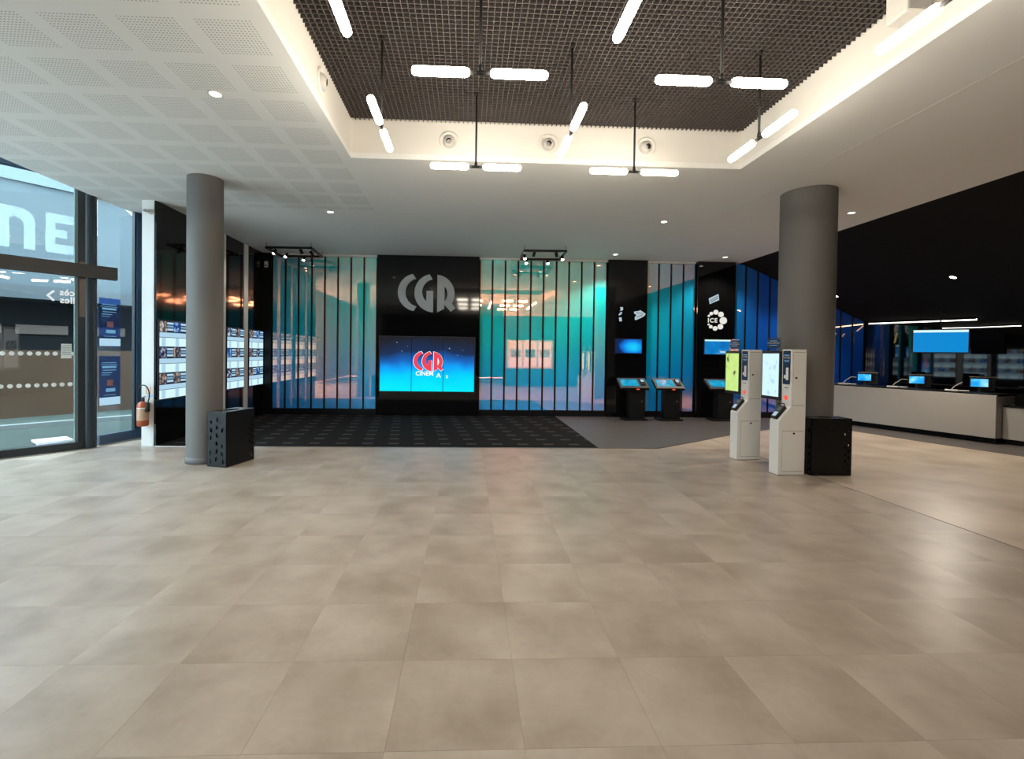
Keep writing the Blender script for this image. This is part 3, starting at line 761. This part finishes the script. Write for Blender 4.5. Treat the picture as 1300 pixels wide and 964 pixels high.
# back wall behind the counter
W0 = Vector((9.25, 10.72, 0)); wd_ = Vector((.34, -.94, 0)).normalized(); wn = Vector((.94, .34, 0)).normalized()
def wq(s, d, z): return tuple(W0+wd_*s+wn*d+Vector((0, 0, z)))
vv = []
for s in (0, 6.5):
    for d in (0, .15):
        p = W0+wd_*s+wn*d; vv += [(p.x, p.y, .003), (p.x, p.y, sz(p.x)+.03)]
struct('wall_right', (vv, [(0, 1, 3, 2), (4, 6, 7, 5), (0, 4, 5, 1), (2, 3, 7, 6), (0, 2, 6, 4), (1, 5, 7, 3)]), BLACKW)
# hanging menu screen
def facing_box(c, rz, w_, h, d0, d1, px=0, pz=0):
    R_ = Matrix.Rotation(rz, 3, 'Z'); v, f = box(px-w_/2, px+w_/2, d0, d1, pz-h/2, pz+h/2)
    return [tuple(Vector(c)+R_ @ Vector(p)) for p in v], f
mc = (9.02, 8.72, 1.76)
hm = thing('menu_screen', 'blue menu screen hanging over the counter with white top edge', 'screen', mc)
rzm = math.radians(-38)
mobj('casing', facing_box(mc, rzm, .80, .46, .0, .04), BLACKP, hm); mobj('screen', facing_box(mc, rzm, .77, .42, -.004, .001), glow('menu blue', (.006, .30, .78), .85), hm)
mobj('banner', facing_box(mc, rzm, .77, .045, -.006, -.003, 0, .19), PALE, hm)
mobj('hanger', cyl((mc[0]+.02, mc[1]+.02, 1.97), (mc[0]+.02, mc[1]+.02, sz(mc[0]+.02)), .012, n=10), BLACKM, hm)
# till points
def till(s, label, arm, slabel):
    p = A+cd*s+cn*.36; zc = .842
    t = thing('till', label, 'till', (p.x, p.y, zc), group='tills on the white fronted counter')
    rz = math.radians(-44)
    mobj('stand', join(facing_box((p.x, p.y, zc+.006), rz, .18, .010, -.08, .10), facing_box((p.x, p.y, zc+.06), rz, .04, .12, .02, .05)), BLACKP, t)
    c = (p.x, p.y, zc+.165)
    mobj('monitor', facing_box(c, rz, .25, .17, .0, .03), BLACKP, t, bevel=.005)
    mobj('screen', facing_box(c, rz, .215, .135, -.003, .001), bpy.data.materials.get('till picture') or emit_field('till picture', lambda nt: ramp(nt, noise(nt, 7, 1), [(.35, (.01, .30, .85)), (.5, (.03, .48, 1)), (.68, (.35, .85, 1))]), 1.05), t)
    mobj('card_display', facing_box((p.x+.10, p.y+.03, zc+.265), rz, .34, .012, -.02, .10), simple('beige edge', (.45, .40, .33), .5), t)
    mobj('back_display', facing_box((p.x+.17, p.y+.02, zc+.15), rz, .20, .26, .06, .20), BLACKP, t)
    # jointed reader arm with white base
    q = A+cd*(s-.30)+cn*.16
    k = thing('scanner', slabel, 'scanner', (q.x, q.y, zc), group='white scanners on the counter')
    mobj('base', facing_box((q.x, q.y, zc+.017), rz, .17, .03, -.05, .05), KWHITE, k, bevel=.008)
    mobj('cradle', facing_box((q.x, q.y, zc+.016), rz, .14, .018, -.04, .04, .16, 0), KWHITE, k, bevel=.006)
    mobj('arm', tube([(q.x, q.y, zc+.03), (q.x+.03, q.y-.03, zc+.09), (q.x+.10, q.y-.10, zc+.17), (q.x+.16, q.y-.16, zc+.165)][:arm], .008), simple('grey arm', (.5, .47, .43), .4), k, smooth=True)
till(.04, 'till with lit blue screen nearest the blue panels', 4, 'white scanner with bent arm on the counter nearest the blue panels')
till(.95, 'till with lit blue screen in the middle of the counter', 4, 'white scanner with bent arm in the middle of the counter')
till(1.86, 'till with lit blue screen nearest the counter end', 3, 'white scanner with short upright arm nearest the counter end')
vs_ = thing('yellow_tag', 'small yellow hanging tag on the dark wall behind the counter', 'tag', wq(.62, -.02, 1.62))
pt = Vector(wq(.62, -.012, 1.85))
mobj('card', poly([[(-.03, -.10), (.01, -.08), (.03, .10), (-.01, .09)]], pt, wd_, (0, 0, 1), .003), simple('yellow card', (.55, .45, .12), .6), vs_)
mobj('cord', cyl(pt+Vector((0, 0, .09)), Vector((pt.x, pt.y, sz(pt.x))), .003, n=6), BLACKM, vs_)

# ================================================================== glass facade on the left
TD = Vector((1.37, 1.69, 0)).normalized(); ND = Vector((-TD.y, TD.x, 0)); OD = Vector((-5.43, 6.87, 0))      # TD towards the corner post, ND outwards
def fbox(o, t, s0, s1, d0, d1, z0, z1):
    n = Vector((-t.y, t.x, 0)); v, f = box(s0, s1, d0, d1, z0, z1)
    return [tuple(o+t*p[0]+n*p[1]+Vector((0, 0, p[2]))) for p in v], f
T2 = Vector((.23, .95, 0)).normalized(); O2 = Vector((-5.385, 7.09, 0)); L2 = .78
w1 = struct('window_1', fbox(OD, TD, -2.17, -.02, .02, .032, .10, 3.74), GLASS)
mobj('sill', fbox(OD, TD, -2.17, .03, -.04, .06, .003, .10), FRAME, w1)
mobj('head', fbox(OD, TD, -2.17, .03, -.03, .07, 3.74, 3.86), NAVYF, w1)
mobj('upper_pane', fbox(OD, TD, -2.17, .03, .02, .032, 3.86, 4.6), GLASS, w1)
mobj('edge_stile', fbox(OD, TD, -.045, -.012, .0, .05, .10, 3.74), simple('glazing edge', (.16, .22, .22), .4), w1)
mobj('transom', fbox(OD, TD, -2.17, .40, -.16, -.04, 2.40, 2.575), simple('bronze transom', (.045, .038, .034), .45, metal=.3), w1)
post = struct('trim_3', join(fbox(OD, TD, -.012, .16, -.02, .10, .003, 4.6), cyl((-5.36, 6.98, .003), (-5.36, 6.98, 4.6), .075, n=20)), FRAME)
mobj('cladding_strip', fbox(OD, TD, .0, .07, -.024, -.02, 1.85, 2.62), simple('warm metal', (.16, .12, .10), .4, metal=.5), post)
w2 = struct('window_2', fbox(O2, T2, .06, L2-.13, .02, .032, .14, CE), GLASS)
mobj('sill', fbox(O2, T2, .05, L2, -.03, .06, .003, .14), NAVYF, w2)
mobj('side_frame', fbox(O2, T2, L2-.13, L2, -.02, .06, .14, CE+.1), NAVYF, w2)
mobj('side_bead', fbox(O2, T2, L2-.155, L2-.13, .0, .05, .14, CE), FRAME, w2)
w3 = struct('window_3', box(-6.83, -6.80, .4, 5.15, .0, 4.6), GLASS)
for y in (.45, 2.0, 3.55, 5.1): mobj('mullion', box(-6.88, -6.76, y-.04, y+.04, .0, 4.6), FRAME, w3)
struct('ceiling_upper', box(-7.0, cx0-.02, -6.2, 8.2, 4.6, 4.7), TRIMW)
struct('trim_4', box(cx0-.02, cx0, -6, 8.0, CE, 4.6), TRIMW)
# dots, film letters, paper notice and drawn reflections on the glass
dt = thing('safety_dots', 'two rows of white safety dots across the door glass', 'sticker', OD+TD*-.5+Vector((0, 0, .9)))
DOTW = simple('white dot vinyl', (.85, .88, .88), .6)
for z, ph in ((1.335, 0), (.911, .03)):
    for k in range(16):
        p = OD+TD*(-.075-ph*.5-.085*k)+Vector((0, 0, z))
        mobj('dot', cyl(p+ND*.0185, p+ND*.0195, .028, n=14), DOTW, dt)
lt = thing('glass_lettering', 'pale frosted capital letters on the upper door glass', 'lettering', OD+TD*-.3+Vector((0, 0, 2.7)))
def letter(loops, name='letter'): mobj(name, poly(loops, OD+ND*.017, TD, (0, 0, 1), .0008), FILM, lt)
e0, z0, h = -.345, 2.70, .53
letter([[(e0, z0), (e0+.31, z0), (e0+.31, z0+.12), (e0+.10, z0+.12), (e0+.10, z0+.21), (e0+.22, z0+.21), (e0+.22, z0+.32), (e0+.10, z0+.32), (e0+.10, z0+.41), (e0+.31, z0+.41), (e0+.31, z0+h), (e0, z0+h)]])
n0 = -.80
letter([[(n0, z0), (n0+.11, z0), (n0+.11, z0+.40)]+[(n0+.16+.085*math.cos(u), z0+.32+.085*math.sin(u)) for u in (PI*.75, PI/2, PI/4, 0)]+[(n0+.245, z0), (n0+.355, z0)]+[(n0+.355-.16+.16*math.cos(u), z0+h-.16+.16*math.sin(u)) for u in (0, PI/6, PI/3, PI/2)]+[(n0, z0+h)]])
wt = thing('sign_reflection', 'white reflection of a wayfinding sign drawn on the door glass', 'lettering', OD+TD*-.2+Vector((0, 0, 2.05)))  # mirror image of an indoor sign, drawn as glowing letters on the glass
WT = glow('white reflection lettering', (.9, .95, .95), .85)
mobj('text', text('cès', .125, OD+ND*.015+TD*-.12+Vector((0, 0, 2.135)), -TD, (0, 0, 1), -.001, bold=.02), WT, wt)
mobj('text', text('lles', .125, OD+ND*.015+TD*-.115+Vector((0, 0, 2.03)), -TD, (0, 0, 1), -.001, bold=.02), WT, wt)
mobj('arrow', poly([[(-.27, 2.195), (-.34, 2.12), (-.27, 2.045), (-.248, 2.06), (-.305, 2.12), (-.248, 2.18)][::-1]], OD+ND*.016, TD, (0, 0, 1), .0008), WT, wt)
nt_ = thing('paper_notice', 'white paper notice taped to the door glass', 'notice', OD+TD*-.1+Vector((0, 0, 1.3)))
mobj('sheet', fbox(OD, TD, -.185, -.075, .013, .016, 1.27, 1.47), LABELW, nt_)
mobj('print_line', join(*[fbox(OD, TD, -.175, -.085, .0115, .0132, 1.44-.03*k, 1.45-.03*k) for k in range(5)]), simple('grey print', (.3, .34, .36), .7), nt_)
BL1 = m_glass('blue reflection film', (.30, .50, .85), .02); BL2 = glow('cyan reflection glow', (.22, .55, .85), .6)
def notice(z0, z1, label):  # reflections of display screens, drawn as tinted glowing panels on the side glass
    t = thing('screen_reflection', label, 'notice', O2+T2*.25+Vector((0, 0, z0)))
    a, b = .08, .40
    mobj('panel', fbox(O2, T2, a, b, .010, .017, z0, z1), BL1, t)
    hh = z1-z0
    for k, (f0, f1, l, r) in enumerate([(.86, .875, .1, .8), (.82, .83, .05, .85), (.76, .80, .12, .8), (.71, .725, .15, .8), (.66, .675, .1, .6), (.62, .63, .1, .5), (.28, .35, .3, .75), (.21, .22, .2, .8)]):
        mobj('print_line', fbox(O2, T2, a+(b-a)*l, a+(b-a)*r, .0085, .0105, z0+hh*f0, z0+hh*f1), BL2, t)  # cyan bars of the screen reflection, drawn on the glass
    mobj('picture', fbox(O2, T2, a+(b-a)*.35, a+(b-a)*.65, .0085, .0105, z0+hh*.40, z0+hh*.52), simple('dull red reflection', (.30, .10, .08), .6), t)
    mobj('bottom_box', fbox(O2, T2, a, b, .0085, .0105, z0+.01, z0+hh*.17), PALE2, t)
notice(1.44, 2.16, 'upper blue screen reflection drawn as a panel on the side glass')
notice(.56, 1.30, 'lower blue screen reflection drawn as a panel on the side glass')

# ================================================================== extinguisher and camera on the white post
ex = thing('fire_extinguisher', 'red fire extinguisher hung on the white post', 'extinguisher', (-4.632, 6.985, .305))
ep = (-4.635, 6.985, .305)
mobj('cylinder', lathe([(0, 0), (.060, .003), (.072, .02), (.072, .30), (.060, .335), (.030, .352), (.022, .36)], ep, (0, 0, 1), 24), RED, ex, smooth=True)
mobj('label_band', lathe([(.0728, .09), (.0728, .255)], ep, (0, 0, 1), 24), simple('label print', (.50, .30, .20), .6, var=.5, nscale=60), ex, smooth=True)
mobj('label_stripe', lathe([(.0732, .258), (.0732, .272)], ep, (0, 0, 1), 24), LABELW, ex, smooth=True)
mobj('valve', join(cyl((ep[0], ep[1], .665), (ep[0], ep[1], .71), .022, n=12), cyl((ep[0]-.02, ep[1], .71), (ep[0]+.05, ep[1]-.03, .735), .009, n=8)), BLACKP, ex, smooth=True)
mobj('handle', tube([(ep[0]-.01, ep[1], .715), (ep[0]+.03, ep[1]-.02, .735), (ep[0]+.06, ep[1]-.04, .73)], .008), STEEL, ex)
mobj('hose', tube([(ep[0]-.02+.085*math.cos(u)+.012, ep[1]+.02, .75+.145*math.sin(u)) for u in [PI*1.22-i*(PI*1.42)/18 for i in range(19)]]+[(ep[0]+.072, ep[1]-.01, .62)], .008), BLACKP, ex, smooth=True)
mobj('horn', cyl((ep[0]+.068, ep[1]-.015, .65), (ep[0]+.075, ep[1]-.02, .52), .016, .034, n=14), BLACKP, ex, smooth=True)
mobj('bracket', box(ep[0]-.03, ep[0]+.03, 7.05, 7.084, .56, .64), BLACKM, ex)
sg = thing('extinguisher_sign', 'small orange framed sign above the extinguisher', 'sign', (-4.60, 7.083, .76))
mobj('plate', box(-4.648, -4.565, 7.079, 7.0845, .765, .865), LABELW, sg)
mobj('border', join(box(-4.648, -4.638, 7.0765, 7.079, .765, .865), box(-4.596, -4.586, 7.0765, 7.079, .765, .865), box(-4.648, -4.586, 7.0765, 7.079, .765, .775)), ORANGE, sg)
mobj('footer', box(-4.64, -4.565, 7.079, 7.0845, .715, .755), simple('pale blue print', (.45, .60, .75), .6), sg)
cc = thing('security_camera', 'small white security camera high on the white post', 'camera', (-4.60, 7.083, 3.40))
mobj('base', cyl((-4.600, 7.0845, 3.40), (-4.600, 7.055, 3.40), .040, .036, n=24), TRIMW, cc, smooth=True)
mobj('body', cyl((-4.606, 7.056, 3.398), (-4.618, 6.99, 3.39), .026, n=20), KWHITE, cc, smooth=True)
mobj('lens', cyl((-4.618, 6.992, 3.39), (-4.620, 6.980, 3.389), .020, n=20), BLACKG, cc, smooth=True)
sb = thing('motion_sensor', 'small white sensor box high in the left rear corner', 'sensor', (-4.44, YW-.04, 3.30))
mobj('box', box(-4.475, -4.405, YW-.07, YW-.031, 3.24, 3.37), KWHITE, sb, bevel=.006)
mobj('eye', box(-4.465, -4.415, YW-.074, YW-.069, 3.26, 3.30), simple('smoked lens', (.2, .2, .2), .3), sb)

# ================================================================== lit poster case beside the photographer (seen mirrored in the teal panels)
pc = thing('poster_case', 'lit case of three posters mirrored in the wide teal panels', 'light box', (2.75, .81, .75))
mobj('case', box(1.70, 3.74, .801, .86, .75, 2.0), KWHITE, pc, bevel=.02)
for i in range(3):
    f = mobj('light_panel', box(1.80+.64*i, 2.36+.64*i, .861, .868, .82, 1.93), glow('warm light panel', (1, .88, .80), .95), pc)
    mobj('poster_print', box(1.86+.64*i, 2.30+.64*i, .868, .871, 1.25, 1.60), POSTERS[(2, 0, 2)[i]], f)

# ================================================================== outdoors beyond the glass
def ebox(s0, s1, d0, d1, z0, z1): return fbox(OD, TD, s0, s1, d0, d1, z0, z1)
struct('ground', ebox(-30, 30, .10, 60, -.25, -.06), simple('wet green grey paving', (.030, .042, .036), .8, spec=.15, var=.3, nscale=2))
tag(mobj('bounce_slab', box(-13, -6.9, -9, 4.9, -.07, -.03), simple('pale bounce slab', (.46, .45, .43), .8)), 'unseen pale slab added outside to bounce daylight onto the ceiling', 'bounce_slab')  # added out of view to bounce daylight up to the ceiling
tag(mobj('kerb', ebox(-3.4, 25, 3.3, 3.45, -.06, .02), simple('pale kerb', (.14, .155, .15), .7)), 'pale kerb line across the forecourt outside', 'kerb')
tag(mobj('boundary_wall', ebox(-20, 30, 5.2, 5.5, -.06, 1.35), simple('brown boundary wall', (.050, .031, .020), .9, spec=.05, var=.25, nscale=1.3)), 'low brown boundary wall outside beyond the forecourt', 'wall')
hd = thing('hall_building', 'blue grey building across the forecourt with dark ground floor', 'building', OD+ND*8)
mobj('ground_floor', ebox(-22, 34, 8.0, 9, -.05, 2.55), simple('dark ground floor', (.010, .011, .012), .8, spec=.08), hd)
mobj('canopy', ebox(-22, 34, 6.6, 9, 2.55, 2.85), simple('canopy blue grey', (.022, .032, .037), .5), hd)
mobj('upper_wall', ebox(-22, 34, 7.4, 9, 2.85, 5.4), simple('blue grey cladding', (.03, .047, .055), .6), hd)
mobj('parapet', ebox(-22, 34, 7.3, 9, 5.4, 6.1), simple('light blue cladding', (.065, .092, .105), .6), hd)
for k in range(9): mobj('beige_reflection', ebox(-3.2+1.25*k, -2.2+1.25*k, 7.9, 8.0, 1.75, 1.98), simple('beige reflection', (.085, .06, .046), .6), hd)  # beige reflection in the door glass, built as boards on the building
cr = thing('white_crate', 'white crate with lilac front outside the door glass', 'crate', OD+ND*.35)
mobj('crate_body', ebox(-.36, -.06, .22, .5, -.06, .09), simple('lilac plastic', (.45, .36, .52), .5), cr, bevel=.01)
mobj('crate_lid', ebox(-.40, -.02, .18, .54, .09, .12), KWHITE, cr, bevel=.008)
rr_ = thing('handrail', 'pale slanting handrail outside the side glass', 'rail', OD+ND*3)
pa, pb = OD+TD*1.2+ND*3+Vector((0, 0, 4.4)), OD+TD*3.2+ND*3+Vector((0, 0, 3.1))
mobj('rail', tube([pa, pa*.5+pb*.5+Vector((0, 0, -.2)), pb], .03), TRIMW, rr_)
mobj('post', join(cyl(pb, (pb.x, pb.y, -.06), .03, n=10)), TRIMW, rr_)
# trees behind
LEAF = simple('leaf green', (.03, .05, .03), .7, var=.5, nscale=3); BARK = simple('bark', (.06, .045, .035), .9)
def tree(s, d, h, label, seed):
    rnd = random.Random(seed); p = OD+TD*s+ND*d
    t = thing('tree', label, 'tree', (p.x, p.y, -.06), group='trees beyond the blue grey building')
    mobj('trunk', join(cyl((p.x, p.y, -.06), (p.x, p.y, h*.75), .22, .09, n=10), *[cyl((p.x, p.y, h*(.5+.06*k)), (p.x+1.4*math.cos(k*1.7), p.y+1.4*math.sin(k*1.7), h*(.72+.05*k)), .07, .02, n=6) for k in range(5)]), BARK, t)
    v, f = [], []
    for k in range(1500):
        while True:
            q = Vector((rnd.uniform(-1, 1), rnd.uniform(-1, 1), rnd.uniform(-1, 1)))
            if .35 < q.length < 1: break
        c = Vector((p.x, p.y, h*.8))+Vector((q.x*2.3, q.y*2.3, q.z*h*.26)); a = Vector((rnd.uniform(-1, 1), rnd.uniform(-1, 1), rnd.uniform(-1, 1))).normalized(); b = a.orthogonal().normalized()
        L_ = rnd.uniform(.14, .24); i = len(v)
        v += [tuple(c-a*L_), tuple(c+b*L_*.5), tuple(c+a*L_), tuple(c-b*L_*.5)]; f.append((i, i+1, i+2, i+3))
    mobj('foliage', (v, f), LEAF, t, kind='stuff')
for s, d, h, l, k in [(-3.6, 13, 9.0, 'leafy tree over the building at the far left', 1), (1.6, 12.5, 9.4, 'leafy tree over the building behind the door glass', 2), (6.8, 13, 9.6, 'leafy tree over the building behind the side glass', 3)]:
    tree(s, d, h, l, k)
